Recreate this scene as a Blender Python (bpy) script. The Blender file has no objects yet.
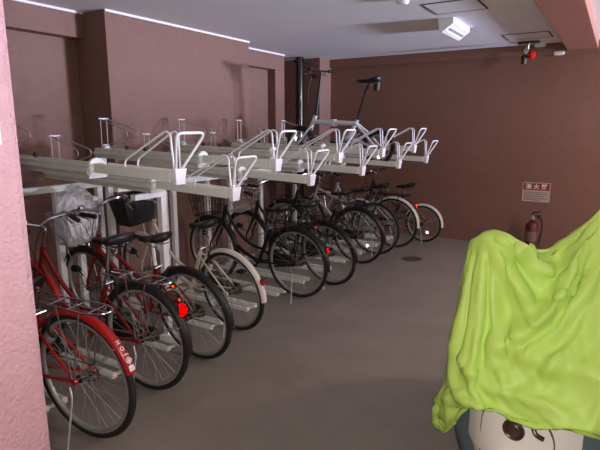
import bpy, bmesh, math, random
from mathutils import Vector, Matrix, noise
C = bpy.context.scene.collection
R = math.radians
PI = math.pi
random.seed(7)

# ---------------------------------------------------------------- materials
def lin(c):
    return tuple((v / 12.92 if v <= .04045 else ((v + .055) / 1.055) ** 2.4) for v in (x / 255 for x in c))

def mat(name, rgb, rough=.5, metal=0., var=0., vscale=8., bump=0., bscale=120., spec=.5, coat=0., bdist=.004):
    m = bpy.data.materials.new(name); m.use_nodes = True
    nt = m.node_tree; b = nt.nodes['Principled BSDF']
    c = lin(rgb)
    b.inputs['Base Color'].default_value = (*c, 1)
    b.inputs['Roughness'].default_value = rough
    b.inputs['Metallic'].default_value = metal
    b.inputs['Specular IOR Level'].default_value = spec
    b.inputs['Coat Weight'].default_value = coat
    tc = nt.nodes.new('ShaderNodeTexCoord')
    if var:
        n = nt.nodes.new('ShaderNodeTexNoise'); n.inputs['Scale'].default_value = vscale
        n.inputs['Detail'].default_value = 6; n.inputs['Roughness'].default_value = .65
        r = nt.nodes.new('ShaderNodeValToRGB')
        r.color_ramp.elements[0].position = .3; r.color_ramp.elements[1].position = .7
        r.color_ramp.elements[0].color = (*[v * (1 - var) for v in c], 1)
        r.color_ramp.elements[1].color = (*[min(1, v * (1 + var)) for v in c], 1)
        nt.links.new(tc.outputs['Object'], n.inputs['Vector'])
        nt.links.new(n.outputs['Fac'], r.inputs['Fac'])
        nt.links.new(r.outputs['Color'], b.inputs['Base Color'])
    if bump:
        n = nt.nodes.new('ShaderNodeTexNoise'); n.inputs['Scale'].default_value = bscale
        n.inputs['Detail'].default_value = 3
        bp = nt.nodes.new('ShaderNodeBump'); bp.inputs['Strength'].default_value = bump
        bp.inputs['Distance'].default_value = bdist
        nt.links.new(tc.outputs['Object'], n.inputs['Vector'])
        nt.links.new(n.outputs['Fac'], bp.inputs['Height'])
        nt.links.new(bp.outputs['Normal'], b.inputs['Normal'])
    return m

M = {}
M['wall'] = mat('sprayed_wall_paint', (127, 94, 84), .7, var=.06, vscale=14, bump=.9, bscale=70, bdist=.006)
M['wall_shaded'] = mat('sprayed_wall_paint_shaded', (126, 90, 77), .7, var=.06, vscale=14, bump=.9, bscale=70, bdist=.006)  # same wall paint, with the back wall's shade darkened into its colour
M['pillar'] = mat('sprayed_pillar_paint', (170, 131, 139), .5, var=.05, vscale=20, bump=1., bscale=85, bdist=.006)
M['beam'] = mat('smooth_beam_paint', (160, 108, 90), .6, var=.04, vscale=5)
M['ceil'] = mat('ceiling_paint', (240, 238, 241), .75, var=.03, vscale=2.5, bump=.15, bscale=200)
M['floor'] = mat('worn_concrete', (134, 125, 118), .62, var=.14, vscale=2.2, bump=.25, bscale=160)
M['seam'] = mat('concrete_joint', (92, 84, 78), .8)
M['lime'] = mat('lime_cover_fabric', (184, 218, 102), .5, spec=.4, var=.03, vscale=5, bump=.25, bscale=60, bdist=.003)
M['steel'] = mat('pale_galvanised_steel', (232, 235, 228), .5, 0., var=.06, vscale=9)
M['steelw'] = mat('weathered_steel', (206, 207, 196), .5, 0., var=.1, vscale=9)
M['white'] = mat('white_powder_coat', (244, 243, 247), .35, var=.02)
M['whitep'] = mat('white_plastic', (238, 236, 238), .4, var=.02)
M['chrome'] = mat('chrome', (205, 205, 208), .22, 1., var=.03)
M['alu'] = mat('aluminium', (160, 160, 162), .4, .35, var=.04)
M['spoke'] = mat('stainless_spoke', (160, 156, 150), .4, .2, var=.02)
M['tyre'] = mat('tyre_rubber', (34, 31, 29), .75, var=.1, vscale=30)
M['black'] = mat('black_paint', (22, 20, 20), .35, var=.05)
M['blackp'] = mat('black_plastic', (26, 24, 24), .5, var=.06)
M['leather'] = mat('black_vinyl', (27, 24, 24), .42, var=.08, bump=.15, bscale=250)
M['red'] = mat('red_enamel', (170, 26, 24), .3, var=.04, coat=.3)
M['darkred'] = mat('dark_red_enamel', (122, 24, 20), .32, var=.05, coat=.3)
M['cream'] = mat('cream_enamel', (214, 202, 184), .35, var=.04)
M['whiteg'] = mat('white_mudguard_plastic', (222, 216, 210), .4, var=.03)
M['silver'] = mat('silver_paint', (182, 182, 186), .38, .3, var=.03)
M['frost'] = mat('frosty_white_paint', (214, 216, 228), .35, var=.02)
M['bag'] = mat('crumpled_white_polythene', (236, 236, 246), .3, var=.04, vscale=18)
M['dkhub'] = mat('dark_steel', (70, 66, 62), .4, .8)
M['cable'] = mat('dark_cable', (30, 28, 28), .5)
M['pipe'] = mat('black_glossy_pipe', (30, 25, 22), .2, var=.05, coat=.4)
M['sign'] = mat('sign_white', (186, 168, 162), .6, var=.03)
M['signred'] = mat('sign_red', (138, 46, 34), .6, var=.03)
M['signtxt'] = mat('sign_grey_print', (120, 92, 86), .7)
M['ext'] = mat('extinguisher_red', (84, 24, 19), .4, var=.04)
M['line'] = mat('dark_hatch_gap', (62, 52, 48), .8)
M['stick'] = mat('pale_sticker', (236, 222, 226), .5, var=.03)
M['amber'] = mat('amber_plastic', (214, 110, 40), .3)
M['redp'] = mat('red_lens_plastic', (190, 30, 24), .3)
M['teal'] = mat('slate_teal_plastic', (86, 104, 112), .4, var=.05)
M['ivory'] = mat('ivory_scooter_paint', (236, 232, 226), .25, var=.02, coat=.5)
M['brown'] = mat('brown_plastic', (66, 48, 38), .35, var=.06)
M['mauve'] = mat('mauve_pinstripe', (118, 84, 108), .4)
M['paper'] = mat('white_paper', (245, 244, 246), .6)
M['gutter'] = mat('floor_drain_iron', (96, 88, 82), .6, .5)

def crumple(m):   # creased nylon: ridged noise relief on top of the weave
    nt = m.node_tree; b = nt.nodes['Principled BSDF']; tc = nt.nodes.new('ShaderNodeTexCoord')
    n = nt.nodes.new('ShaderNodeTexNoise'); n.noise_type = 'RIDGED_MULTIFRACTAL'; n.inputs['Scale'].default_value = 2.4; n.inputs['Detail'].default_value = 2; n.inputs['Distortion'].default_value = .6
    bp = nt.nodes.new('ShaderNodeBump'); bp.inputs['Strength'].default_value = .5; bp.inputs['Distance'].default_value = .035
    nt.links.new(tc.outputs['Object'], n.inputs['Vector']); nt.links.new(n.outputs['Fac'], bp.inputs['Height'])
    under = b.inputs['Normal'].links
    if under: nt.links.new(under[0].from_socket, bp.inputs['Normal'])
    nt.links.new(bp.outputs['Normal'], b.inputs['Normal'])
crumple(M['lime'])

def retro_mat(name, col):
    m = bpy.data.materials.new(name); m.use_nodes = True
    b = m.node_tree.nodes['Principled BSDF']
    b.inputs['Base Color'].default_value = (*col, 1); b.inputs['Metallic'].default_value = 1
    b.inputs['Roughness'].default_value = 0
    b.inputs['Specular Tint'].default_value = (*col, 1)
    return m
M['rr'] = retro_mat('red_prism_reflector', (.55, .065, .045))
M['rw'] = retro_mat('clear_prism_reflector', (.5, .5, .48))
M['ra'] = retro_mat('amber_prism_reflector', (.5, .17, .05))

# ---------------------------------------------------------------- mesh builder
class MB:
    def __init__(s): s.b = bmesh.new()
    def face(s, vs):
        try: return s.b.faces.new(vs)
        except ValueError: return None
    def box(s, c, size, rot=None, taper=None):
        c = Vector(c); hx, hy, hz = [v / 2 for v in size]
        vs = []
        for z in (-1, 1):
            for (x, y) in ((-1, -1), (1, -1), (1, 1), (-1, 1)):
                t = taper if (taper and z < 0) else 1
                p = Vector((x * hx * t, y * hy * t, z * hz))
                if rot is not None: p = rot @ p
                vs.append(s.b.verts.new(c + p))
        for f in ((3, 2, 1, 0), (4, 5, 6, 7), (0, 1, 5, 4), (1, 2, 6, 5), (2, 3, 7, 6), (3, 0, 4, 7)):
            s.face([vs[i] for i in f])
        return s
    def bounds(s, a, b):
        return s.box([(p + q) / 2 for p, q in zip(a, b)], [abs(q - p) for p, q in zip(a, b)])
    def tube(s, pts, r, seg=8, closed=False, caps=True):
        pts = [Vector(p) for p in pts]; n = len(pts)
        rr = r if isinstance(r, (list, tuple)) else [r] * n
        rings = []; up = None
        for i, p in enumerate(pts):
            if closed: t = pts[(i + 1) % n] - pts[i - 1]
            else: t = pts[min(i + 1, n - 1)] - pts[max(i - 1, 0)]
            t.normalize()
            if up is None:
                up = Vector((0, 0, 1)) if abs(t.z) < .9 else Vector((1, 0, 0))
            u = (up - t * up.dot(t))
            if u.length < 1e-5: u = t.orthogonal()
            u.normalize(); up = u; v = t.cross(u)
            rings.append([s.b.verts.new(p + (u * math.cos(2 * PI * k / seg) + v * math.sin(2 * PI * k / seg)) * rr[i]) for k in range(seg)])
        m = n if closed else n - 1
        for i in range(m):
            a, b = rings[i], rings[(i + 1) % n]
            off = 0
            if closed and i == n - 1:
                off = min(range(seg), key=lambda o: (b[o].co - a[0].co).length)
            for k in range(seg):
                s.face([a[k], a[(k + 1) % seg], b[(k + 1 + off) % seg], b[(k + off) % seg]])
        if caps and not closed:
            s.face(rings[0][::-1]); s.face(rings[-1])
        return s
    def sweep(s, rings, closed_section=True, caps=True, loop=False):
        rs = [[s.b.verts.new(Vector(p)) for p in ring] for ring in rings]
        n = len(rs[0]); m = len(rs)
        for i in range(m if loop else m - 1):
            for k in range(n if closed_section else n - 1):
                a, b = rs[i], rs[(i + 1) % m]
                s.face([a[k], a[(k + 1) % n], b[(k + 1) % n], b[k]])
        if caps and closed_section and not loop:
            s.face(rs[0][::-1]); s.face(rs[-1])
        return s
    def cyl(s, p0, p1, r, seg=12, r1=None):
        return s.tube([p0, p1], [r, r if r1 is None else r1], seg)
    def lathe(s, prof, o=(0, 0, 0), axis='z', seg=20):
        o = Vector(o); rings = []
        for (r, z) in prof:
            ring = []
            for k in range(seg):
                a = 2 * PI * k / seg; x, y = max(r, 1e-4) * math.cos(a), max(r, 1e-4) * math.sin(a)
                ring.append(o + Vector({'z': (x, y, z), 'y': (x, z, -y), 'x': (z, x, y)}[axis]))
            rings.append(ring)
        return s.sweep(rings)
    def ring(s, c, rad, r, seg=40, sec=8):
        c = Vector(c)
        return s.tube([c + Vector((math.cos(2 * PI * k / seg) * rad, 0, math.sin(2 * PI * k / seg) * rad)) for k in range(seg)], r, sec, closed=True)
    def build(s, name, m, parent=None, smooth=True, angle=40, bevel=0.):
        bmesh.ops.recalc_face_normals(s.b, faces=s.b.faces[:])
        if bevel:
            es = [e for e in s.b.edges if e.is_manifold and e.calc_face_angle(0) > .6]
            bmesh.ops.bevel(s.b, geom=es, offset=bevel, segments=2, affect='EDGES', profile=.6)
        me = bpy.data.meshes.new(name)
        if smooth:
            for f in s.b.faces: f.smooth = True
            for e in s.b.edges:
                if e.is_manifold and e.calc_face_angle(0) > R(angle): e.smooth = False
        s.b.to_mesh(me); s.b.free()
        me.materials.append(m)
        o = bpy.data.objects.new(name, me); C.objects.link(o)
        if parent: o.parent = parent
        return o

def tag(o, label=None, cat=None, group=None, kind=None):
    if label: o['label'] = label
    if cat: o['category'] = cat
    if group: o['group'] = group
    if kind: o['kind'] = kind
    return o
def empty(name, loc, rot=(0, 0, 0)):
    o = bpy.data.objects.new(name, None); C.objects.link(o)
    o.location = loc; o.rotation_euler = rot; o.empty_display_size = .1
    return o
def struct(mb, name, m, label=None, smooth=False, bevel=0):
    o = mb.build(name, m, smooth=smooth, bevel=bevel); o['kind'] = 'structure'
    if label: o['label'] = label
    return o
def copy_tree(o, parent=None):
    c = o.copy(); C.objects.link(c)
    if parent: c.parent = parent
    for ch in list(o.children): copy_tree(ch, c)
    return c
def bez(p0, p1, p2, p3, n=8):
    p0, p1, p2, p3 = map(Vector, (p0, p1, p2, p3)); out = []
    for i in range(n + 1):
        t = i / n; u = 1 - t
        out.append(p0 * u ** 3 + p1 * 3 * u * u * t + p2 * 3 * u * t * t + p3 * t ** 3)
    return out
def fillet(pts, r=.02, n=5):
    pts = [Vector(p) for p in pts]; out = [pts[0]]
    for i in range(1, len(pts) - 1):
        a, b, c = pts[i - 1], pts[i], pts[i + 1]
        ra = min(r, (a - b).length * .49, (c - b).length * .49)
        p = b + (a - b).normalized() * ra; q = b + (c - b).normalized() * ra
        for k in range(n + 1):
            t = k / n; out.append(p * (1 - t) ** 2 + b * 2 * t * (1 - t) + q * t * t)
    out.append(pts[-1]); return out

# a moulded sheet of corner-cube prisms (what a bicycle reflector is): lies in the plane through o spanned by u, v, facing n
def prisms(mb, o, n, w, h, sp=.008, round_=True):
    o = Vector(o); n = Vector(n).normalized()
    up = Vector((0, 0, 1)); u = up.cross(n).normalized(); v = n.cross(u)
    lev = sp / math.sqrt(2 / 3) / math.sqrt(3)
    N = int(max(w, h) / sp) + 2; vs = {}
    def vert(i, j):
        if (i, j) not in vs:
            x = (i + j * .5) * sp; y = j * sp * math.sqrt(3) / 2
            vs[(i, j)] = mb.b.verts.new(o + u * x + v * y + n * (((i - j) % 3) * lev))
        return vs[(i, j)]
    def inside(tri):
        x = sum(i + j * .5 for i, j in tri) / 3 * sp; y = sum(j for i, j in tri) / 3 * sp * math.sqrt(3) / 2
        if round_: return (x / (w / 2)) ** 2 + (y / (h / 2)) ** 2 < 1
        return abs(x) < w / 2 and abs(y) < h / 2
    for i in range(-2 * N, 2 * N):
        for j in range(-N, N):
            for tri in (((i, j), (i + 1, j), (i, j + 1)), ((i + 1, j), (i + 1, j + 1), (i, j + 1))):
                if inside(tri): mb.face([vert(*t) for t in tri])
    return mb
def reflector(name, parent, o, n, w, h, m, label, round_=True, backm='blackp'):
    o = Vector(o); n = Vector(n).normalized(); up = Vector((0, 0, 1)); u = up.cross(n).normalized(); v = n.cross(u)
    mb = MB(); ring = []; K = 16
    for d in (-.012, -.001):
        r_ = []
        for k in range(K):
            a = 2 * PI * k / K; ca, sa = math.cos(a), math.sin(a)
            if not round_:
                q = max(abs(ca), abs(sa)); ca /= q; sa /= q
            r_.append(o + u * (ca * (w / 2 + .003)) + v * (sa * (h / 2 + .003)) + n * d)
        ring.append(r_)
    mb.sweep(ring)
    ho = mb.build(name, M[backm], parent)
    p = MB(); prisms(p, o, n, w, h, round_=round_)
    lens = p.build('prism_lens', M[m], ho, smooth=False)
    lens['label'] = label
    return ho

# ---------------------------------------------------------------- the setting
ZC = 2.58; YB = 7.18
XC, XL, XW = -3.87, -4.16, -4.29       # column face, lintel face, recess wall
XR, YF = 10.5, -1.2
struct(MB().bounds((-4.7, YF, -.1), (XR, YB + .1, 0)), 'floor', M['floor'])
struct(MB().bounds((-4.7, YF, ZC), (XR, YB + .1, ZC + .1)), 'ceiling', M['ceil'])
struct(MB().bounds((XW - .15, YF, 0), (XW, 6.31, ZC)), 'wall_left', M['wall'])
struct(MB().bounds((-4.9, 6.31, 0), (-4.7, YB, ZC)), 'wall_left_alcove', M['wall'])
struct(MB().bounds((-4.9, YB, 0), (XR, YB + .12, ZC)), 'wall_back', M['wall_shaded'])
struct(MB().bounds((XW, 3.06, 0), (XC, 5.10, ZC)), 'column', M['wall'], bevel=.006)
struct(MB().bounds((XW, YF, 2.36), (XL, 3.06, ZC)), 'lintel_beam', M['wall'], bevel=.006)
struct(MB().bounds((XW, 5.10, 2.36), (XL, 6.31, ZC)), 'lintel_beam', M['wall'], bevel=.006)
struct(MB().bounds((-4.7, 6.08, 0), (-4.16, 6.31, 2.36)), 'corner_pier', M['wall'], bevel=.006)
struct(MB().bounds((-4.7, 6.83, 0), (-3.87, YB, ZC)), 'corner_column', M['wall'], bevel=.006)
struct(MB().bounds((-3.87, YB - .05, 2.46), (XR, YB, ZC)), 'back_lintel', M['wall_shaded'], bevel=.004)
struct(MB().bounds((-.62, YF, 2.484), (-.30, YB, ZC + .02)), 'ceiling_beam', M['beam'], bevel=.006)
# pale caulking strip where ceiling and left wall meet
cb = MB()
cb.bounds((XC, 3.06, ZC - .018), (XC + .014, 5.10, ZC)); cb.bounds((XL, YF, ZC - .018), (XL + .014, 3.05, ZC)); cb.bounds((XL, 5.11, ZC - .018), (XL + .014, 6.31, ZC))
struct(cb, 'trim_1', M['ceil'])
# low parapet at the open right hand side, daylight comes in above it
struct(MB().bounds((4.0, YF, 0), (4.15, YB, 1.2)), 'wall_right', M['wall'])
# near pillar
pb = MB().bounds((-1.9, -.55, 0), (-1.2, .686, ZC))
struct(pb, 'pillar', M['pillar'], bevel=.02)
# joints in the concrete
for a, b in (((-2.5, 1.02), (.8, 1.12)), ((-2.2, 1.3), (-.9, .55))):
    d = Vector((b[0] - a[0], b[1] - a[1], 0)); L = d.length; ang = math.atan2(d.y, d.x)
    struct(MB().box(((a[0] + b[0]) / 2, (a[1] + b[1]) / 2, .0005), (L, .006, .002), Matrix.Rotation(ang, 3, 'Z')), 'floor_joint', M['seam'])

# ---------------------------------------------------------------- small fittings
def hatch(x0, x1, y0, y1, label):
    t = empty('ceiling_hatch', ((x0 + x1) / 2, (y0 + y1) / 2, ZC))
    tag(t, label, 'hatch', 'ceiling access hatches')
    w, l = (x1 - x0) / 2, (y1 - y0) / 2
    f = MB(); g = .014
    for a, b in (((-w, -l), (w, -l + g)), ((-w, l - g), (w, l)), ((-w, -l), (-w + g, l)), ((w - g, -l), (w, l))):
        f.bounds((a[0], a[1], -.005), (b[0], b[1], .0))
    f.build('hatch_frame', M['line'], t, smooth=False)
    MB().bounds((-w + g, -l + g, -.004), (w - g, l - g, 0)).build('hatch_panel', M['ceil'], t, smooth=False)
hatch(-1.50, -1.05, 4.33, 4.77, 'square access hatch with dark outline in the ceiling, the nearer and larger looking one')
hatch(-1.21, -.73, 6.21, 6.61, 'square access hatch in the ceiling nearest the back wall, beside the beam')

t = empty('ceiling_lamp', (-1.46, 5.27, ZC))
tag(t, 'white wedge shaped lamp fitting hanging under the ceiling between the hatches', 'lamp')
f = MB(); rings = []
for y in (-.3, .3):
    rings.append([(.06, y, 0), (.06, y, -.05), (-.045, y, -.125), (-.075, y, -.105), (-.09, y, 0)])
f.sweep(rings); f.build('lamp_housing', M['white'], t, smooth=False, bevel=.004)
u = Vector((.06 + .045, 0, -.05 + .125)).normalized(); nrm = Vector((u.z, 0, -u.x))
rot = Matrix((u, Vector((0, 1, 0)), nrm)).transposed()
cc = Vector((.0075, 0, -.0875))
MB().box(cc + nrm * .003, (.024, .5, .006), rot).build('lamp_slot', M['silver'], t, smooth=False)
MB().box(cc + nrm * .003 - u * .035, (.02, .54, .006), rot).build('lamp_tube', M['whitep'], t, smooth=False)

t = MB().lathe([(.0, -.05), (.035, -.05), (.05, -.035), (.055, -.012), (.055, 0), (0, 0)], (-1.55, 4.05, ZC)).build('smoke_detector', M['whitep'])
tag(t, 'round white smoke detector on the ceiling at the top edge of the picture', 'detector')

t = empty('hanging_sensor', (-1.02, 6.85, ZC)); tag(t, 'small dark bracket device with a red part hanging below the ceiling by the back wall', 'sensor')
MB().bounds((-.12, -.05, -.02), (.12, .05, 0)).build('base_plate', M['dkhub'], t, bevel=.004)
MB().cyl((0, 0, -.02), (-.01, 0, -.1), .016).lathe([(0, -.03), (.03, -.03), (.035, .0), (.03, .03), (0, .03)], (-.015, 0, -.12)).build('bracket', M['chrome'], t)
MB().lathe([(0, -.05), (.035, -.045), (.05, 0), (.035, .035), (0, .04)], (.05, -.02, -.16), 'x').build('red_lens', M['redp'], t)
MB().lathe([(0, -.06), (.03, -.06), (.036, .03), (.02, .05), (0, .05)], (-.035, -.01, -.2)).build('head', M['blackp'], t)
t = MB().bounds((-.98, 7.03, 2.54), (-.86, 7.13, ZC)).build('junction_box', M['ceil'], bevel=.006)
tag(t, 'pale junction box in the corner of ceiling and back wall beside the red tipped device', 'box')
t = MB().lathe([(0, -.06), (.022, -.055), (.026, 0), (.022, .05), (0, .055)], (-.70, 7.09, 2.452), 'x').build('wall_fitting', M['whitep'])
MB().cyl((0, .04, 0), (0, .02, 0), .012)
tag(t, 'small cream oval fitting on the back wall below the end of the beam', 'fitting')

# downpipe
t = empty('downpipe', (-4.1, 6.63, 0)); tag(t, 'tall black glossy drainpipe in the far left corner', 'pipe')
MB().cyl((0, 0, 0), (0, 0, ZC), .062, 24).build('pipe_run', M['pipe'], t)
c = MB()
for z in (.5, 1.9): c.lathe([(.062, -.03), (.071, -.03), (.071, .03), (.062, .03)], (0, 0, z), seg=24)
c.build('pipe_collar', M['pipe'], t)
c = MB()
for z in (2.5,): c.bounds((-.09, -.03, z), (.09, .13, z + .05))
c.build('pipe_bracket', M['dkhub'], t)

# fire extinguisher sign
def text(s, size, loc, rot, m, parent, name, ext=.0004, align='CENTER', bold=0):
    cu = bpy.data.curves.new(name, 'FONT'); cu.body = s; cu.size = size; cu.align_x = align; cu.align_y = 'CENTER'; cu.extrude = ext; cu.offset = bold
    o = bpy.data.objects.new(name, cu); C.objects.link(o)
    dg = bpy.context.evaluated_depsgraph_get(); me = bpy.data.meshes.new_from_object(o.evaluated_get(dg))
    bpy.data.objects.remove(o); bpy.data.curves.remove(cu)
    me.materials.clear(); me.materials.append(m)
    o = bpy.data.objects.new(name, me); C.objects.link(o); o.location = loc; o.rotation_euler = rot; o.parent = parent
    return o
t = empty('extinguisher_sign', (-.83, YB, .745)); tag(t, 'small white wall sign with a red header on the back wall above the extinguisher', 'sign')
MB().bounds((-.165, -.006, -.125), (.165, 0, .125)).build('sign_board', M['sign'], t, smooth=False)
MB().bounds((-.155, -.008, .025), (.155, -.005, .115)).build('sign_header', M['signred'], t, smooth=False)
text('消 火 器', .072, (0, -.009, .068), (R(90), 0, 0), M['paper'], t, 'sign_characters', bold=.0012)
l = MB()
for k, (z, w) in enumerate(((-.005, .13), (-.03, .14), (-.055, .12), (-.08, .135), (-.102, .09))):
    x = -.14
    while x < -.14 + 2 * w:
        dx = random.uniform(.012, .035); l.bounds((x, -.0075, z - .006), (min(x + dx, .145), -.0055, z + .006)); x += dx + .008
l.build('sign_small_print', M['signtxt'], t, smooth=False)

t = empty('fire_extinguisher', (-.82, 6.98, 0)); tag(t, 'red fire extinguisher standing on the floor at the back wall below the sign', 'extinguisher')
MB().lathe([(0, .0), (.07, 0), (.075, .015), (.075, .33), (.06, .37), (.03, .395), (.022, .40), (.022, .42), (0, .42)], seg=24).build('cylinder', M['ext'], t)
MB().lathe([(.0, .42), (.026, .42), (.026, .46), (.012, .47), (0, .47)]).cyl((0, 0, .45), (.05, 0, .45), .012).build('valve', M['alu'], t)
MB().tube(fillet([(-.01, 0, .47), (-.01, -.01, .5), (.09, -.03, .53)], .02), .009).tube(fillet([(0, 0, .46), (.1, -.03, .475)], .02), .008).build('handle', M['blackp'], t)
MB().tube(bez((.05, 0, .45), (.16, -.02, .45), (.11, -.03, .25), (.095, -.03, .1), 12), .010).build('hose', M['blackp'], t)
MB().lathe([(.0762, .14), (.0762, .27)], seg=24).build('extinguisher_label', M['signtxt'], t)

t = empty('floor_drain', (-1.98, 5.8, 0)); tag(t, 'small round iron drain cover set in the concrete floor past the bikes', 'drain')
MB().lathe([(0, .003), (.09, .003), (.1, .001), (.1, -.002), (0, -.002)], seg=28).build('drain_cover', M['gutter'], t)
MB().lathe([(.1, .0), (.104, .006), (.118, .006), (.122, 0)], seg=28).build('drain_ring', M['gutter'], t)

t = MB().bounds((-1.2, .575, 1.557), (-1.1975, .640, 1.614)).build('pillar_notice', M['paper'], smooth=False)
tag(t, 'small white paper notice stuck on the near pillar at the left edge', 'notice')

# ---------------------------------------------------------------- rack frame
rk = empty('rack_frame', (-3.3, 3.9, 0)); tag(rk, 'white steel frame of posts and beams carrying the upper bicycle trays', 'rack')
def inrack(mb): bmesh.ops.translate(mb.b, verts=mb.b.verts[:], vec=(3.3, -3.9, 0)); return mb
for X, ys in ((-3.73, (2.37, 2.55, 2.76, 2.87, 3.50, 3.62, 4.12, 4.5, 5.1, 5.9)), (-2.82, (2.62,))):
    for y in ys:
        p = MB().bounds((X - .022, y - .025, .006), (X + .022, y + .025, 1.085))
        po_ = inrack(p).build('post', M['white'], rk, smooth=False)
        inrack(MB().bounds((X - .05, y - .05, 0), (X + .05, y + .05, .008))).build('foot_plate', M['white'], po_, smooth=False)
for X, y0 in ((-3.73, 1.9), (-3.3, 2.6)):
    inrack(MB().bounds((X - .025, y0, 1.085), (X + .025, 6.2, 1.135))).build('beam', M['steel'], rk, smooth=False)
for k in range(5):
    y = 2.375 + .91 * k
    inrack(MB().bounds((-3.705, y - .02, 1.05), (-3.25, y + .02, 1.084))).build('cross_arm', M['steel'], rk, smooth=False)
inrack(MB().bounds((-2.845, 2.36, 1.0855), (-2.795, 2.645, 1.125))).build('cross_arm', M['white'], rk, smooth=False)

# ---------------------------------------------------------------- upper trays
def make_tray(high):
    t = empty('bicycle_tray', (0, 0, 0)); S, SW = M['steel'], M['steelw']
    # pull-out channel (U profile) x -0.86..0
    w, h, th = .05, .052, .006
    sec = [(-w, 0), (-w, -h), (w, -h), (w, 0), (w - th, 0), (w - th, -h + th), (-w + th, -h + th), (-w + th, 0)]
    m = MB(); m.sweep([[(x, y, z) for y, z in sec] for x in (-.60, 0)])
    m.build('pull_out_channel', S, t, smooth=False)
    # fixed rail behind
    w2 = .062
    sec = [(-w2, -.015), (-w2, -.085), (w2, -.085), (w2, -.015), (w2 - .02, -.005), (.03, -.012), (.028, -.062), (-.028, -.062), (-.03, -.012), (-w2 + .02, -.005)]
    m = MB(); m.sweep([[(x, y, z) for y, z in sec] for x in (-1.80, -.63)])
    m.tube([(-1.80, -w2, -.05), (-.63, -w2, -.05)], .016, 10); m.tube([(-1.80, w2, -.05), (-.63, w2, -.05)], .016, 10)
    m.build('fixed_rail', SW, t, angle=50)
    # bracket plate with rounded head
    pts = [(-.06, -.09), (.06, -.09), (.06, -.02), (.046, .008), (.024, .024), (0, .029), (-.024, .024), (-.046, .008), (-.06, -.02)]
    m = MB(); m.sweep([[(x, y, z) for y, z in pts] for x in (-.655, -.635)]); br = m.build('bracket_plate', M['steel'], t, smooth=False)
    MB().cyl((-.68, -.045, -.045), (-.62, -.045, -.045), .022, 14).build('roller', M['whitep'], br)
    MB().cyl((-.636, .03, -.03), (-.628, .03, -.03), .008, 8).build('bolt', M['blackp'], br)
    # end cap
    m = MB(); m.box((.018, 0, -.028), (.045, .085, .085), taper=.72); m.build('end_cap', M['whitep'], t, bevel=.005)
    # handle loop, leaning out
    m = MB(); m.tube(fillet([(.018, -.018, .0), (.115, -.105, .20), (.115, .105, .20), (.018, .018, .0)], .045, 6), .0075, 8); m.build('pull_handle', M['white'], t)
    # side guides for the rear wheel
    for s in (-1, 1):
        m = MB(); m.tube(fillet([(-.34, s * .045, -.02), (-.34, s * .045, .035), (-.035, s * .03, .205), (-.005, s * .028, .19), (.012, s * .022, -.0)], .03, 5), .0058, 8)
        m.build('wheel_guide', M['white'], t)
    # front wheel holders
    for s in (-1, 1):
        m = MB(); m.tube(fillet([(-1.74, s * .03, -.01), (-1.745, s * .03, .235), (-1.40, s * .055, .15), (-1.385, s * .055, .125), (-1.40, s * .055, .10), (-1.72, s * .04, .0)], .018, 5), .0042, 6)
        m.build('front_holder', M['silver'], t)
    MB().cyl((-1.745, -.045, .235), (-1.745, .045, .235), .007, 8).build('holder_top', M['white'], t)
    MB().lathe([(0, -.01), (.036, -.01), (.03, .035), (0, .035)], (-1.735, 0, -.01)).build('holder_socket', M['whitep'], t)
    for x in (-1.46, -1.25):
        MB().lathe([(0, -.005), (.014, -.005), (.018, .012), (.012, .024), (0, .026)], (x, 0, 0), seg=12).build('stop_knob', M['blackp'], t)
    if high:
        for x in (-1.79,): MB().bounds((x - .02, -.03, -.195 + (x + 1.2) * .03 * -1 - .02), (x + .02, .03, -.085)).build('riser', M['white'], t, smooth=False)
    return t
ph, pl = make_tray(True), make_tray(False)
first = {0: True, 1: True}
tl = ['raised upper bicycle tray nearest the camera with the brightest white end cap',
      'lowered upper bicycle tray nearest the camera, its cap over the white mudguard bicycle',
      'second raised upper tray from the near pillar, beside the column',
      'second lowered upper tray from the near pillar',
      'third and middle one of the raised upper trays',
      'third and middle one of the lowered upper trays',
      'fourth raised upper tray from the near pillar, second from the back wall of its height',
      'fourth lowered upper tray from the near pillar, with the white folding bicycle on it',
      'raised upper tray nearest the back wall',
      'lowered upper tray nearest the back wall']
for i in range(10):
    hi = i % 2 == 0; proto = ph if hi else pl
    y = 1.92 + .455 * i
    o = proto if first[i % 2] else copy_tree(proto); first[i % 2] = False
    o.location = (-1.95, y, 1.365 if hi else 1.222); o.rotation_euler = (0, R(1.7 if hi else 2.), 0)
    tag(o, tl[i], 'bicycle tray', 'upper tier bicycle trays')

# ---------------------------------------------------------------- floor rails
def make_floor_rail():
    t = empty('floor_rail', (0, 0, 0))
    for s in (-1, 1):
        m = MB(); sec = [(-.017, 0), (-.017, .028), (-.008, .036), (.008, .036), (.017, .028), (.017, 0)]
        m.sweep([[(x, s * .058 + y, z) for y, z in sec] for x in (-1.12, 0)]); m.build('side_bar', M['steel'], t, angle=60)
    MB().bounds((-.05, -.05, 0), (-.02, .05, .008)).bounds((-1.1, -.05, 0), (-1.07, .05, .008)).build('tie_plate', M['steelw'], t, smooth=False)
    return t
fr = make_floor_rail()
fl = ['under the near red bicycle', 'under the black mudguard red bicycle with the bright rear light', 'under the leaning dark red bicycle with the bag', 'under the cream bicycle',
      'standing empty beside the cream bicycle', 'under the black loop frame bicycle with two red lights', 'under the black bicycle leaning behind the two red lights', 'standing empty before the bicycle with a bright spoke reflector',
      'under the dark bicycle with a bright spoke reflector', 'under the silver framed bicycle with a dark rear wheel', 'under the bicycle with the long white mudguard', 'under the small wheeled bicycle by the back wall']
for i in range(12):
    o = fr if i == 0 else copy_tree(fr)
    o.location = (-2.60, 1.53 + .468 * i, 0)
    tag(o, 'pale steel floor rail ' + fl[i], 'floor rail', 'lower tier floor rails')

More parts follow.
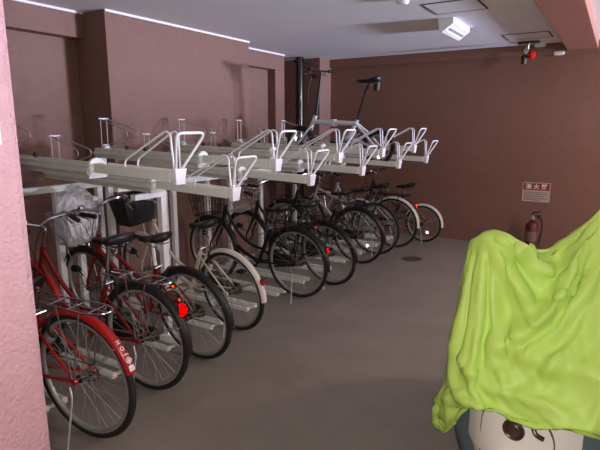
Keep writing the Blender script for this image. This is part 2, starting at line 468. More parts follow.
# ---------------------------------------------------------------- bicycles
def add_wheel(name, parent, cx, cz, rad, nsp=28, tr=.018, rimm='alu', refl=None, spokem='spoke'):
    w = MB().ring((cx, 0, cz), rad - tr, tr, 44, 10).build(name, M['tyre'], parent)
    rr = rad - 2 * tr - .004; m = MB(); N = 44
    m.sweep([[(cx + math.cos(2 * PI * k / N) * r, y, cz + math.sin(2 * PI * k / N) * r) for (y, r) in ((-.012, rr + .008), (.012, rr + .008), (.012, rr - .004), (.005, rr - .010), (-.005, rr - .010), (-.012, rr - .004))] for k in range(N)], loop=True)
    m.build('rim', M[rimm], w)
    m = MB()
    for k in range(nsp):
        a = 2 * PI * k / nsp; s = 1 if k % 2 else -1; b = a + (.9 if (k // 2) % 2 else -.9)
        p0 = Vector((cx + math.cos(b) * .018, s * .028, cz + math.sin(b) * .018)); p1 = Vector((cx + math.cos(a) * (rr - .006), 0, cz + math.sin(a) * (rr - .006)))
        m.tube([p0, p1], .0015, 4, caps=False)
    m.build('spokes', M[spokem], w)
    MB().lathe([(0, -.05), (.008, -.05), (.008, -.034), (.022, -.033), (.022, -.026), (.014, -.024), (.014, .024), (.022, .026), (.022, .033), (.008, .034), (.008, .05), (0, .05)], (cx, 0, cz), 'y', 14).build('hub', M['dkhub'], w)
    if refl:
        a, d, mt, lab, ww = refl
        reflector('spoke_reflector', w, (cx + math.cos(a) * d, .02, cz + math.sin(a) * d), (-.12, .98, .12), ww, ww * .8, mt, lab)
    return w
def mudguard(name, parent, cx, cz, rad, a0, a1, m, hw=.027, stay=True, staym='alu'):
    mb = MB(); n = max(8, int(abs(a1 - a0) / .09)); rings = []
    for i in range(n + 1):
        a = a0 + (a1 - a0) * i / n; ring = []
        prof = [(-1, -.016), (-.8, -.004), (-.4, .004), (0, .007), (.4, .004), (.8, -.004), (1, -.016)]
        full = [(y * hw, rad + d) for y, d in prof] + [(y * (hw - .002), rad + d - .0025) for y, d in reversed(prof)]
        for y, r in full: ring.append((cx + math.cos(a) * r, y, cz + math.sin(a) * r))
        rings.append(ring)
    mb.sweep(rings); g = mb.build(name, M[m], parent, angle=60)
    if stay:
        s = MB(); a = a0 + (a1 - a0) * .82
        for y in (-1, 1):
            s.tube([(cx, y * .045, cz), (cx + math.cos(a) * (rad - .012), y * hw, cz + math.sin(a) * (rad - .012))], .0028, 6)
        s.build('mudguard_stay', M[staym], g)
    return g
def make_saddle(parent, x, z, m='leather', L=.27, W=.105, slope=0., nose=.022):
    mb = MB(); rings = []; n = 14
    for i in range(n + 1):
        t = i / n; xx = x - L * .45 + L * t
        w = nose + (W - nose) * (1 / (1 + math.exp((t - .45) * 11))) * (1.0)
        e = math.sqrt(max(0, 1 - (2 * min(t, .12) / .12 / 2 - 1) ** 2)) if t < .12 else (math.sqrt(max(0, 1 - ((t - .93) / .07) ** 2)) if t > .93 else 1)
        e = max(e, .25); w *= e
        top = .012 * math.cos(t * 3.3) + .022 * (1 - t) ** 2; dep = (.055 - .025 * t) * (.6 + .4 * e)
        ring = []
        for k in range(14):
            a = 2 * PI * k / 14; ca, sa = math.cos(a), math.sin(a)
            y = w * (abs(ca) ** .8) * (1 if ca > 0 else -1)
            zz = (dep * .42 * sa) if sa > 0 else dep * .75 * sa
            ring.append((xx, y, z - .028 + top + zz + slope * (t - .5)))
        rings.append(ring)
    mb.sweep(rings); s = mb.build('saddle', M[m], parent, angle=70)
    r = MB()
    for y in (-1, 1): r.tube(bez((x - .09, y * .05, z - .06), (x - .03, y * .03, z - .085), (x + .04, y * .02, z - .08), (x + .12, y * .01, z - .05), 8), .0035, 6)
    if W > .09:
        for y in (-1, 1):
            coil = [(x - .085 + .014 * math.cos(k * 1.1), y * .055 + .014 * math.sin(k * 1.1), z - .10 + k * .0022) for k in range(24)]
            r.tube(coil, .0035, 5)
    r.build('saddle_springs', M['chrome'], s)
    return s
def make_basket(parent, x, z, m, w=.34, l=.24, h=.24, wires=True):
    mb = MB()
    def corner(t, k):   # t 0 bottom .. 1 top
        f = .78 + .22 * t; sx, sy = ((-1, -1), (1, -1), (1, 1), (-1, 1))[k]
        return Vector((x + sx * l / 2 * f, sy * w / 2 * f, z + h * t))
    def edge(t, k, q): return corner(t, k).lerp(corner(t, (k + 1) % 4), q)
    for t, r in ((0, .003), (.33, .0022), (.66, .0022), (1, .005)):
        mb.tube(fillet([corner(t, 0), corner(t, 1), corner(t, 2), corner(t, 3), corner(t, 0)], .03, 3), r, 6)
    for k in range(4):
        n = 7 if k % 2 else 5
        for i in range(n):
            q = (i + .5) / n; mb.tube([edge(0, k, q), edge(1, k, q)], .0022, 5)
    for i in range(6):
        q = (i + .5) / 6; mb.tube([edge(0, 0, q), edge(0, 2, 1 - q)], .0022, 5)
        mb.tube([edge(0, 1, q), edge(0, 3, 1 - q)], .0022, 5)
    if not wires:
        for k in range(4):
            ring = [[edge(t, k, q) for q in (0, .25, .5, .75, 1)] for t in (0, .5, 1)]
            for i in range(2):
                vs = [[mb.b.verts.new(p) for p in r_] for r_ in ring]
                for j in range(4): mb.face([vs[i][j], vs[i][j + 1], vs[i + 1][j + 1], vs[i + 1][j]])
    return mb.build('basket', M[m], parent)

def bicycle(name, label, X, Y, ang=0., lean=0., group='bicycles parked on the lower tier', R_=.335, WB=1.09, frame='red', style='loop', guard='blackp', fguard=None,
            saddle_x=.2, saddle_z=.86, saddle_kw={}, basket=None, carrier='chrome', rimm='alu', post='chrome', bar='chrome', bar_style='swept', stand='side', refl=None, guard_span=(25, 185),
            chaincase=True, spoke_ref=None, lamp=True, ringlock=True, z0=0., spokem='spoke', wire_basket=True, forkm=None, basket_z=.70, bar_up=0.):
    t = empty(name, (X, Y, z0), (-lean, 0, PI - ang)); tag(t, label, 'bicycle', group)
    hub = Vector((0, 0, R_)); fh = Vector((WB, 0, R_))
    bb = Vector((.455, 0, .285)); lug = Vector((.31, 0, .60))
    hb, ht = Vector((WB - .165, 0, .655)), Vector((WB - .225, 0, .82))
    m = MB()
    m.tube([hb, ht], .02, 12); m.tube([bb, lug, lug + (lug - bb).normalized() * .05], .0165, 12); m.cyl((bb.x, -.04, bb.z), (bb.x, .04, bb.z), .023, 14)
    if style == 'loop':
        m.tube(bez(hb + Vector((-.01, 0, .03)), (.78, 0, .42), (.70, 0, .36), bb, 12), .018, 12)
        m.tube(bez(ht + Vector((.01, 0, -.04)), (.74, 0, .56), (.62, 0, .43), bb + (lug - bb) * .42, 12), .014, 12)
    elif style == 'step':
        m.tube([hb + Vector((-.01, 0, .03)), bb], .019, 12); m.tube([ht + Vector((.01, 0, -.04)), bb + (lug - bb) * .5], .015, 12)
    else:
        m.tube([hb + Vector((-.01, 0, .03)), bb], .018, 12); m.tube([ht + Vector((.01, 0, -.03)), lug + Vector((0, 0, -.01))], .015, 12)
    for y in (-1, 1):
        m.tube([bb + Vector((-.02, y * .02, 0)), (.34, y * .045, .30), hub + Vector((0, y * .058, 0))], .0095, 8)
        m.tube([lug + Vector((-.005, y * .012, -.01)), (.24, y * .045, .56), hub + Vector((0, y * .058, 0))], .008, 8)
        m.cyl(hub + Vector((0, y * .052, 0)), hub + Vector((0, y * .068, 0)), .018, 10)
    m.build('frame', M[frame], t, angle=50)
    m = MB()
    cr = hb + (fh - hb) * .0 + Vector((.012, 0, -.02))
    for y in (-1, 1):
        m.tube([cr + Vector((-.0, y * .015, 0)), cr + Vector((.02, y * .042, -.05)), fh + Vector((-.02, y * .05, .08)), fh + Vector((0, y * .05, 0))], [.013, .013, .009, .008], 8)
    m.cyl(cr + Vector((0, -.045, -.015)), cr + Vector((0, .045, -.015)), .016, 10)
    m.build('fork', M[forkm or frame], t)
    add_wheel('rear_wheel', t, 0, R_, R_, rimm=rimm, spokem=spokem, refl=spoke_ref)
    add_wheel('front_wheel', t, WB, R_, R_, rimm=rimm, spokem=spokem)
    rg = None
    if guard:
        rg = mudguard('rear_mudguard', t, 0, R_, R_ + .016, R(guard_span[0]), R(guard_span[1]), guard)
        mudguard('front_mudguard', t, WB, R_, R_ + .016, R(30), R(185), fguard or guard)
    make_saddle(t, saddle_x, saddle_z, **saddle_kw)
    top = lug + (lug - bb).normalized() * .05
    m = MB(); m.tube([top - (lug - bb).normalized() * .03, Vector((saddle_x + .02, 0, saddle_z - .06))], .0125, 10)
    m.build('seat_post', M[post], t)
    m = MB(); m.lathe([(.0135, -.012), (.022, -.012), (.022, .012), (.0135, .012)], top); m.cyl(top + Vector((-.02, -.03, 0)), top + Vector((-.02, .03, 0)), .006, 8)
    m.build('seat_clamp', M['chrome'], t)
    # handlebar
    st = ht + (ht - hb).normalized() * (.12 + bar_up)
    m = MB(); m.tube(fillet([ht, st, st + Vector((.05, 0, .012))], .02), .0115, 10)
    hc = st + Vector((.05, 0, .012))
    if bar_style == 'swept':
        for y in (-1, 1):
            m.tube(fillet([hc, hc + Vector((.03, y * .10, .035)), hc + Vector((-.02, y * .23, .05)), hc + Vector((-.20, y * .275, .03))], .06, 6), .011, 8)
        gr = [(hc + Vector((-.09, y * .249, .043)), hc + Vector((-.205, y * .276, .029))) for y in (-1, 1)]
    elif bar_style == 'up':
        for y in (-1, 1):
            m.tube(fillet([hc, hc + Vector((.0, y * .05, .0)), hc + Vector((0, y * .09, .12)), hc + Vector((-.05, y * .24, .15)), hc + Vector((-.2, y * .285, .13))], .05, 6), .011, 8)
        gr = [(hc + Vector((-.10, y * .256, .143)), hc + Vector((-.205, y * .287, .129))) for y in (-1, 1)]
    else:
        m.tube([hc + Vector((-.04, -.29, .01)), hc + Vector((0, -.08, 0)), hc + Vector((0, .08, 0)), hc + Vector((-.04, .29, .01))], .011, 8)
        gr = [(hc + Vector((-.02, y * .18, .005)), hc + Vector((-.042, y * .30, .01))) for y in (-1, 1)]
    hbO = m.build('handlebar', M[bar], t)
    for (a, b) in gr:
        MB().tube([a, b], .0165, 10).build('grip', M['blackp'], hbO)
        d = (b - a).normalized(); a2 = a - d * .035
        m = MB(); m.cyl(a2 - d * .012, a2 + d * .012, .0185, 10)
        off = Vector((.035, (1 if a.y > 0 else -1) * .012, -.012))
        m.tube(fillet([a2 + Vector((.01, 0, -.01)), a2 + off, a2 + off + d * .11 + Vector((0, 0, -.02))], .015), .0055, 6)
        m.build('brake_lever', M['chrome'], hbO)
        MB().tube(bez(a2 + off, a2 + off + Vector((.14, 0, .06)), hc + Vector((.12, 0, .0)), hb + Vector((.05, 0, .02)), 10), .0028, 5).build('brake_cable', M['cable'], hbO)
    MB().lathe([(0, 0), (.022, 0), (.026, .006), (.022, .02), (.01, .028), (0, .03)], hc + Vector((-.02, .12, .045 if bar_style == 'swept' else .02))).build('bell', M['chrome'], hbO)
    if basket: make_basket(t, WB + .03, basket_z, basket, wires=wire_basket)
    if basket:
        m = MB()
        for y in (-1, 1): m.tube([(WB, y * .055, R_), (WB + .09, y * .10, basket_z)], .004, 6)
        m.build('basket_stay', M['chrome'], t)
    if carrier:
        m = MB(); zc = R_ * 2 + .045
        loop = [(.27, -.045, zc), (-.16, -.065, zc), (-.24, -.03, zc + .004), (-.24, .03, zc + .004), (-.16, .065, zc), (.27, .045, zc)]
        m.tube(fillet(loop, .05, 5), .0052, 8); m.tube([(.24, 0, zc), (-.23, 0, zc)], .004, 6)
        for x in (.12, -.02, -.15): m.tube([(x, -.058, zc), (x, .058, zc)], .0042, 6)
        for y in (-1, 1):
            m.tube([(-.1, y * .06, zc), (0, y * .062, R_ + .01)], .0045, 6); m.tube([(.06, y * .058, zc), (.012, y * .062, R_ + .01)], .0045, 6)
        cO = m.build('rear_carrier', M[carrier], t)
    # crank
    m = MB(); q = R(-35)
    m.lathe([(.085, -.047), (.092, -.047), (.092, -.044), (.085, -.044)], (bb.x, 0, bb.z), 'y', 28)
    for k in range(5):
        a = 2 * PI * k / 5; m.tube([(bb.x, -.0455, bb.z), (bb.x + .088 * math.cos(a), -.0455, bb.z + .088 * math.sin(a))], .005, 6)
    v = Vector((math.cos(q), 0, math.sin(q))) * .165
    m.tube([bb + Vector((0, .055, 0)), bb + v + Vector((0, .065, 0))], .009, 8); m.tube([bb + Vector((0, -.055, 0)), bb - v + Vector((0, -.065, 0))], .009, 8)
    k_ = m.build('crank', M['alu'], t)
    for s in (1, -1):
        p = bb + v * s + Vector((0, s * .11, 0)); MB().box(p, (.085, .075, .024)).build('pedal', M['blackp'], k_, bevel=.005)
    # chain and case
    m = MB(); pts = [(bb.x + .055, bb.z + .06), (bb.x + .07, bb.z), (bb.x + .05, bb.z - .06), (bb.x, bb.z - .08), (0, R_ - .05), (-.045, R_ - .03), (-.05, R_ + .02), (-.02, R_ + .045), (bb.x, bb.z + .095)]
    if chaincase:
        m.sweep([[(x, y, z) for x, z in pts] for y in (-.072, -.05)]); m.build('chain_case', M['blackp'], t, bevel=.004)
    else:
        m.tube([(x * .98, -.0455, z) for x, z in pts] + [(pts[0][0] * .98, -.0455, pts[0][1])], .004, 5); m.build('chain', M['dkhub'], t)
    # stand
    if stand == 'side':
        m = MB(); m.tube(fillet([(.03, .07, R_ - .03), (.0, .085, R_ - .08), (-.06, .21, .012 - .19 * math.tan(lean))], .02), .0052, 8)
        m.build('kickstand', M['silver'], t)
    else:
        m = MB()
        for y in (-1, 1): m.tube(fillet([(0, y * .07, R_), (-.02, y * .09, .16), (-.09, y * .13, .012)], .03), .008, 8)
        m.tube([(-.085, -.13, .01), (-.085, .13, .01)], .007, 8)
        m.build('kickstand', M['chrome'], t)
    if ringlock:
        m = MB(); m.tube([(.155 + .0, .052 * math.cos(a), .60 + .062 * math.sin(a)) for a in [R(d) for d in range(-60, 245, 20)]], .009, 8); m.build('ring_lock', M['dkhub'], t)
    if lamp:
        m = MB(); lp = fh + Vector((.03, .085, .19)); m.lathe([(0, -.04), (.018, -.035), (.028, .0), (.030, .03), (0, .034)], lp, 'x', 14); m.tube([lp, fh + Vector((0, .055, .12))], .005, 6); m.build('headlamp', M['blackp'], t)
    for (o, n, w, h, mt, lab) in (refl or []):
        h_ = reflector('rear_reflector', t, o, n, w, h, mt, lab)
        MB().tube([Vector(o) - Vector(n).normalized() * .012, Vector(o) + Vector((.045, 0, -.02))], .006, 6).build('reflector_bracket', M['blackp'], h_)
    return t, rg

BACK = (-.80, .52, .22)
B = {}
B[1], g1 = bicycle('bicycle', 'red bicycle nearest the camera with a red rear mudguard bearing white marks', -2.19, 1.47, R(-5), R(3), frame='red', guard='red', R_=.345, carrier='chrome', saddle_x=.42, saddle_z=.80, guard_span=(35, 164), chaincase=False, bar_style='swept', basket='chrome')
B[2], _ = bicycle('bicycle', 'red bicycle with a black rear mudguard and a glowing red rear light', -2.31, 1.97, R(-3), R(2), frame='darkred', guard='blackp', fguard='red', saddle_x=.22, saddle_z=.95, saddle_kw=dict(W=.11, L=.28), R_=.338,
    refl=[((-.315, .0, .575), BACK, .052, .085, 'rr', 'bright red reflector'), ((-.245, -.01, .70), BACK, .03, .03, 'ra', 'small round amber reflector'), ((-.285, -.012, .625), BACK, .03, .022, 'ra', 'small amber reflector')], chaincase=True)
B[3], _ = bicycle('bicycle', 'dark red bicycle leaning beside the cream one, a white bag in its front basket', -2.34, 2.45, R(1), R(8), basket_z=.735, bar_up=.055, frame='darkred', guard='blackp', saddle_x=.27, saddle_z=.88, saddle_kw=dict(W=.085, L=.28), basket='silver', R_=.335, style='step', carrier=None, stand='side', post='white')
B[4], _ = bicycle('bicycle', 'cream loop frame bicycle with a white rear mudguard and black front basket', -2.44, 2.98, R(5), R(7), basket_z=.77, bar_up=.05, frame='cream', guard='whiteg', saddle_x=.24, saddle_z=.87, saddle_kw=dict(W=.085, L=.27), basket='blackp', carrier=None, WB=1.06, R_=.33,
    refl=[((-.335, 0, .47), BACK, .03, .045, 'redp', 'dull orange red reflector')], wire_basket=False, guard_span=(25, 183))
B[5], _ = bicycle('bicycle', 'black loop frame bicycle in mid row with two small red lights at its rear', -2.43, 3.90, R(2), R(3), frame='black', guard='black', saddle_x=.2, saddle_z=.86, WB=1.06, R_=.335, basket='blackp', carrier='blackp',
    refl=[((-.215, 0, .70), BACK, .032, .032, 'rr', 'round red reflector'), ((-.335, 0, .50), BACK, .032, .05, 'rr', 'oval red reflector')])
B[6], _ = bicycle('bicycle', 'black bicycle leaning behind the one with two red rear lights', -2.35, 4.40, R(7), R(10), frame='black', guard='black', saddle_x=.2, saddle_z=.86, basket='silver', carrier='blackp')
B[7], _ = bicycle('bicycle', 'dark bicycle with a bright white spoke reflector in the far half of the row', -2.45, 5.29, R(4), R(6), frame='black', guard='black', saddle_x=.2, saddle_z=.86, basket='blackp', carrier='blackp', WB=1.05,
    spoke_ref=(R(215), .16, 'rw', 'bright white reflector', .045), refl=[((-.33, 0, .52), BACK, .025, .035, 'redp', 'dull amber reflector')])
B[8], _ = bicycle('bicycle', 'silver framed bicycle without mudguards in front of the one with the long pale mudguard', -2.46, 5.78, R(2), R(4), frame='silver', guard=None, saddle_x=.2, saddle_z=.84, basket=None, carrier=None, style='diamond', bar_style='flat', chaincase=False, lamp=False, ringlock=False, WB=1.04)
B[9], _ = bicycle('bicycle', 'bicycle with a long pale rear mudguard and a red light on it', -2.40, 6.26, R(2), R(4), frame='silver', guard='whiteg', saddle_x=.2, saddle_z=.84, carrier='blackp', basket='blackp', WB=1.05,
    refl=[((-.30, 0, .585), BACK, .03, .035, 'rr', 'small red reflector')])
B[10], _ = bicycle('bicycle', 'small wheeled bicycle against the back wall at the end of the row', -2.17, 6.78, R(2), R(3), frame='black', guard='whiteg', R_=.26, WB=.98, saddle_x=.26, saddle_z=.80, saddle_kw=dict(W=.085, L=.27), carrier=None, bar_style='flat', style='step', chaincase=False,
    spoke_ref=(R(240), .13, 'rw', 'bright white reflector', .05), guard_span=(25, 185), ringlock=False)

# registration marks on the near mudguard
m = MB(); rad = .345 + .016 + .0085
def on_guard(a, y=0., r=rad): return Vector((math.cos(a) * r, y, .345 + math.sin(a) * r))
def guard_frame(a): # text plane: along the arc, facing outwards
    n = Vector((math.cos(a), 0, math.sin(a))); tdir = Vector((math.sin(a), 0, -math.cos(a))); w = n.cross(tdir)
    return Matrix((tdir, w, n)).transposed()
st_ = None
for ch, a, sz in (('H', 138, .028), ('O', 143.5, .028), ('J', 148.5, .028)):
    a = R(a); o = text(ch, sz, (0, 0, 0), (0, 0, 0), M['stick'], g1, 'registration_character', ext=.0006, bold=.001)
    o.matrix_local = Matrix.Translation(on_guard(a, .004)) @ (guard_frame(a) @ Matrix.Rotation(R(0), 3, 'Z')).to_4x4()
a = R(153.5)
ds = MB(); fr_ = guard_frame(a); c0 = on_guard(a, .002, rad - .001)
ds.sweep([[c0 + fr_ @ Vector((.016 * math.cos(k * PI / 10), .016 * math.sin(k * PI / 10), z)) for k in range(20)] for z in (0, .0012)])
d = ds.build('round_sticker', M['stick'], g1, smooth=False)
rg_ = MB().tube([c0 + fr_ @ Vector((.009 * math.cos(k * PI / 8), .009 * math.sin(k * PI / 8), .0018)) for k in range(16)], .0016, 5, closed=True); rg_.build('sticker_ring', M['mauve'], g1)
a = R(159.5); ds = MB(); ds.box(on_guard(a, .002, rad - .002), (.028, .03, .003), guard_frame(a)); ds.build('square_sticker', M['stick'], g1, smooth=False)

# crumpled bag in the basket of the dark red bicycle
bt = B[3]; bpy.context.view_layer.update(); Wm = bt.matrix_world.copy()
bm = bmesh.new(); bmesh.ops.create_icosphere(bm, subdivisions=5, radius=1)
for v in bm.verts:
    p = v.co.copy()
    q = Vector((p.x * .12, p.y * .168, p.z * .20))
    if p.z < 0: q.x *= 1 + .1 * p.z; q.y *= 1 + .1 * p.z
    for ax, lim in (('x', .095), ('y', .128)):
        if p.z < .25:
            val = getattr(q, ax); setattr(q, ax, max(-lim, min(lim, val * 1.25)))
    f = noise.fractal(p * 2.3 + Vector((3, 1, 7)), .9, 2.1, 4); rdg = abs(noise.noise(p * 4.1)) + .5 * abs(noise.noise(p * 9))
    q *= 1 + .16 * f - .10 * rdg
    if p.z > .35: q += Vector((-.02, -.05 * (p.z - .35), .07 * (p.z - .3)))
    v.co = Vector((1.115, 0, .905)) + q
m = MB(); m.b.free(); m.b = bm
bag = m.build('plastic_bag', M['bag'], angle=180)
ctr = Wm @ Vector((1.115, 0, .74)); inv = Matrix.Translation(-ctr) @ Wm
bag.data.transform(inv); bag.location = ctr
tag(bag, 'crumpled white plastic bag stuffed in the wire basket of the leaning red bicycle', 'bag')

# ---------------------------------------------------------------- folding bicycle on the upper tier
Yf = 1.92 + .455 * 7; r_ = .18
t = empty('folding_bicycle', (-2.17, Yf, 1.182), (0, R(2.), PI)); t.rotation_euler = (R(-2), R(-2), PI)
tag(t, 'white folding bicycle with a tall seat post on the upper tier', 'bicycle')
hub, fh = Vector((0, 0, r_)), Vector((.98, 0, r_))
sc_, hd = Vector((.27, 0, .425)), Vector((.80, 0, .44))
bb = Vector((.36, 0, .27))
m = MB(); m.tube([hd + Vector((.0, 0, -.01)), Vector((.55, 0, .425)), sc_], [.024, .028, .026], 14)
m.tube([sc_ + Vector((-.012, 0, .04)), bb], .02, 12)
m.tube([hd + Vector((.035, 0, -.07)), hd + Vector((-.022, 0, .06))], .023, 12)
m.cyl(bb + Vector((0, -.04, 0)), bb + Vector((0, .04, 0)), .024, 12)
for y in (-1, 1):
    m.tube([sc_ + Vector((0, y * .02, .0)), Vector((.15, y * .055, .33)), hub + Vector((0, y * .06, .0))], .013, 8); m.tube([bb + Vector((0, y * .02, 0)), hub + Vector((0, y * .06, 0))], .012, 8)
m.build('frame', M['frost'], t, angle=50)
MB().box((.55, .0, .425), (.05, .07, .075)).build('frame_hinge', M['frost'], t, bevel=.006)
m = MB()
for y in (-1, 1): m.tube([hd + Vector((.035, y * .015, -.07)), hd + Vector((.05, y * .045, -.10)), fh + Vector((0, y * .05, 0))], .012, 8)
m.build('fork', M['frost'], t)
add_wheel('rear_wheel', t, 0, r_, r_, nsp=20, tr=.022, refl=(R(262), .10, 'rw', 'bright white reflector', .05)); add_wheel('front_wheel', t, .98, r_, r_, nsp=20, tr=.022)
mudguard('rear_mudguard', t, 0, r_, r_ + .016, R(20), R(190), 'blackp'); mudguard('front_mudguard', t, .98, r_, r_ + .016, R(30), R(180), 'blackp')
d = Vector((-.13, 0, .42))
m = MB(); m.tube([sc_ + Vector((0, 0, .02)), sc_ + Vector((0, 0, .02)) + d], .0155, 10); m.build('seat_post', M['black'], t)
make_saddle(t, .13, .905, W=.078, L=.28, slope=.02)
MB().lathe([(0, -.06), (.03, -.05), (.035, .03), (.02, .05), (0, .05)], (.05, 0, .825)).build('saddle_bag', M['blackp'], t)
m = MB(); m.tube([hd + Vector((-.02, 0, .05)), Vector((.72, 0, .965))], [.019, .014], 10); m.build('handlepost', M['black'], t)
m = MB(); m.tube([(.71, -.27, .985), (.74, -.1, .98), (.74, .1, .98), (.71, .27, .985)], .011, 8); hbO = m.build('handlebar', M['black'], t)
for y in (-1, 1):
    MB().tube([(.726, y * .17, .983), (.708, y * .285, .985)], .0165, 8).build('grip', M['blackp'], hbO)
    MB().tube(fillet([(.75, y * .15, .965), (.795, y * .16, .945), (.78, y * .25, .935)], .02), .006, 6).build('brake_lever', M['chrome'], hbO)
    MB().tube(bez((.78, y * .16, .955), (.94, y * .1, 1.05), (.92, 0, .72), (.85, 0, .46), 10), .003, 5).build('brake_cable', M['cable'], hbO)
MB().lathe([(0, -.03), (.024, -.03), (.03, .02), (0, .03)], (.79, .02, .925), 'x').build('headlamp', M['blackp'], hbO)
m = MB(); m.lathe([(.08, -.047), (.088, -.047), (.088, -.044), (.08, -.044)], bb, 'y', 24); v = Vector((.155 * .7, 0, -.155 * .3))
m.tube([bb + Vector((0, .055, 0)), bb + v + Vector((0, .065, 0))], .009, 8); m.tube([bb - Vector((0, .055, 0)), bb - v - Vector((0, .065, 0))], .009, 8)
for k in range(5):
    a = 2 * PI * k / 5; m.tube([(bb.x, -.0455, bb.z), (bb.x + .084 * math.cos(a), -.0455, bb.z + .084 * math.sin(a))], .005, 6)
k_ = m.build('crank', M['alu'], t)
for s in (1, -1): MB().box(bb + v * s + Vector((0, s * .11, 0)), (.085, .075, .024)).build('pedal', M['blackp'], k_, bevel=.005)
h_ = reflector('front_reflector', t, (1.0, .075, .24), (-.2, .9, .1), .035, .09, 'rw', 'bright white reflector', round_=True)

# ---------------------------------------------------------------- motor scooter and its cover
ts = empty('motor_scooter', (-.215, 1.75, 0), (0, 0, R(-12)))
tag(ts, 'cream motor scooter under the lime green cover, dark round horn on its front panel', 'scooter')
m = MB(); rings = []
for (z, y0, w) in ((.24, .08, .13), (.30, .05, .18), (.40, .03, .20), (.58, .03, .20), (.70, .10, .165), (.82, .17, .14), (.90, .22, .11), (.94, .24, .07)):
    ring = []
    for k in range(13):
        x = -1 + k / 6; ring.append((x * w, y0 + .085 * abs(x) ** 2.4, z))
    for k in range(13):
        x = 1 - k / 6; ring.append((x * (w - .012), y0 + .085 * abs(x) ** 2.4 + .03 + .04 * (1 - abs(x)), z))
    rings.append(ring)
m.sweep(rings); fp = m.build('front_panel', M['ivory'], ts, angle=60)
for s in (-1, 1):
    m = MB(); rings = []
    for (z, w) in ((.22, .22), (.32, .27), (.45, .305), (.60, .295), (.70, .25), (.76, .21)):
        rings.append([(s * .14, .12, z), (s * .20, .115, z), (s * w, .16, z), (s * w, .19, z), (s * .18, .17, z), (s * .14, .16, z)])
    m.sweep(rings); m.build('leg_shield', M['teal'], ts, angle=50)
m = MB(); m.lathe([(0, -.012), (.015, -.0115), (.025, -.008), (.028, -.004), (.034, -.008), (.038, -.006), (.04, .01), (0, .012)], (0, .03, .54), 'y', 28); m.build('horn_cover', M['brown'], fp)
for s in (-1, 1):
    yy = lambda x: .085 * abs(x / .18) ** 2.4 + .026
    pts = [(s * .075, yy(.075) + .012, .625), (s * .108, yy(.108), .585), (s * .126, yy(.126), .54), (s * .13, yy(.13), .46), (s * .128, yy(.13) + .004, .36), (s * .10, yy(.1) + .012, .29)]
    MB().tube(fillet(pts, .03), .0045, 8).build('pinstripe_trim', M['mauve'], fp)
MB().tube(fillet([(.062, .034, .585), (.075, .018, .56), (.10, .03, .548)], .015), .009, 8).build('bag_hook', M['brown'], fp)
# front fork, fender and wheel
m = MB()
for s in (-1, 1): m.tube([(s * .06, .13, .42), (s * .065, -.02, .21)], .016, 10)
m.tube([(0, .36, .94), (0, .14, .40)], .022, 10); m.build('fork', M['alu'], ts)
def scooter_wheel(y, nm):
    mb = MB(); N = 36
    for (rad, rr_, mt) in ((.165, .045, 'tyre'),):
        mb.tube([(0, y + rad * math.cos(2 * PI * k / N), .21 + rad * math.sin(2 * PI * k / N)) for k in range(N)], rr_, 12, closed=True)
    w_ = mb.build(nm, M['tyre'], ts)
    MB().lathe([(0, -.045), (.05, -.045), (.06, -.025), (.115, -.03), (.13, -.035), (.13, .035), (.115, .03), (.06, .025), (.05, .045), (0, .045)], (0, y, .21), 'x', 28).build('rim', M['alu'], w_)
scooter_wheel(-.03, 'front_wheel'); scooter_wheel(1.17, 'rear_wheel')
m = MB(); rings = []
for k in range(15):
    a = R(10 + 165 * k / 14); rings.append([(x * .07, -.03 + math.cos(a) * (.225 + d), .21 + math.sin(a) * (.225 + d)) for x, d in ((-1, -.03), (-.8, .0), (-.3, .012), (.3, .012), (.8, 0), (1, -.03), (.9, -.034), (.7, -.006), (.3, .006), (-.3, .006), (-.7, -.006), (-.9, -.034))])
m.sweep(rings); m.build('front_mudguard', M['ivory'], ts, angle=60)
# floorboard, body, seat
m = MB(); m.bounds((-.17, .16, .27), (.17, .62, .33)); m.build('footboard', M['teal'], ts, bevel=.02)
m = MB(); rings = []
for (y, w, z0, z1) in ((.52, .13, .30, .62), (.62, .16, .30, .68), (.85, .17, .34, .70), (1.15, .165, .44, .70), (1.35, .12, .52, .68), (1.42, .06, .56, .64)):
    rings.append([(w * math.copysign(abs(math.cos(a)) ** .6, math.cos(a)), y, (z0 + z1) / 2 + (z1 - z0) / 2 * math.copysign(abs(math.sin(a)) ** .6, math.sin(a))) for a in [2 * PI * k / 20 for k in range(20)]])
m.sweep(rings); m.build('body', M['ivory'], ts, angle=60)
m = MB(); rings = []
for (y, w, z, h) in ((.56, .08, .70, .03), (.62, .12, .73, .05), (.8, .14, .74, .055), (1.0, .15, .77, .06), (1.2, .14, .78, .055), (1.33, .09, .77, .03)):
    rings.append([(w * math.copysign(abs(math.cos(a)) ** .7, math.cos(a)), y, z + h * math.sin(a)) for a in [2 * PI * k / 18 for k in range(18)]])
m.sweep(rings); m.build('seat', M['leather'], ts, angle=60)
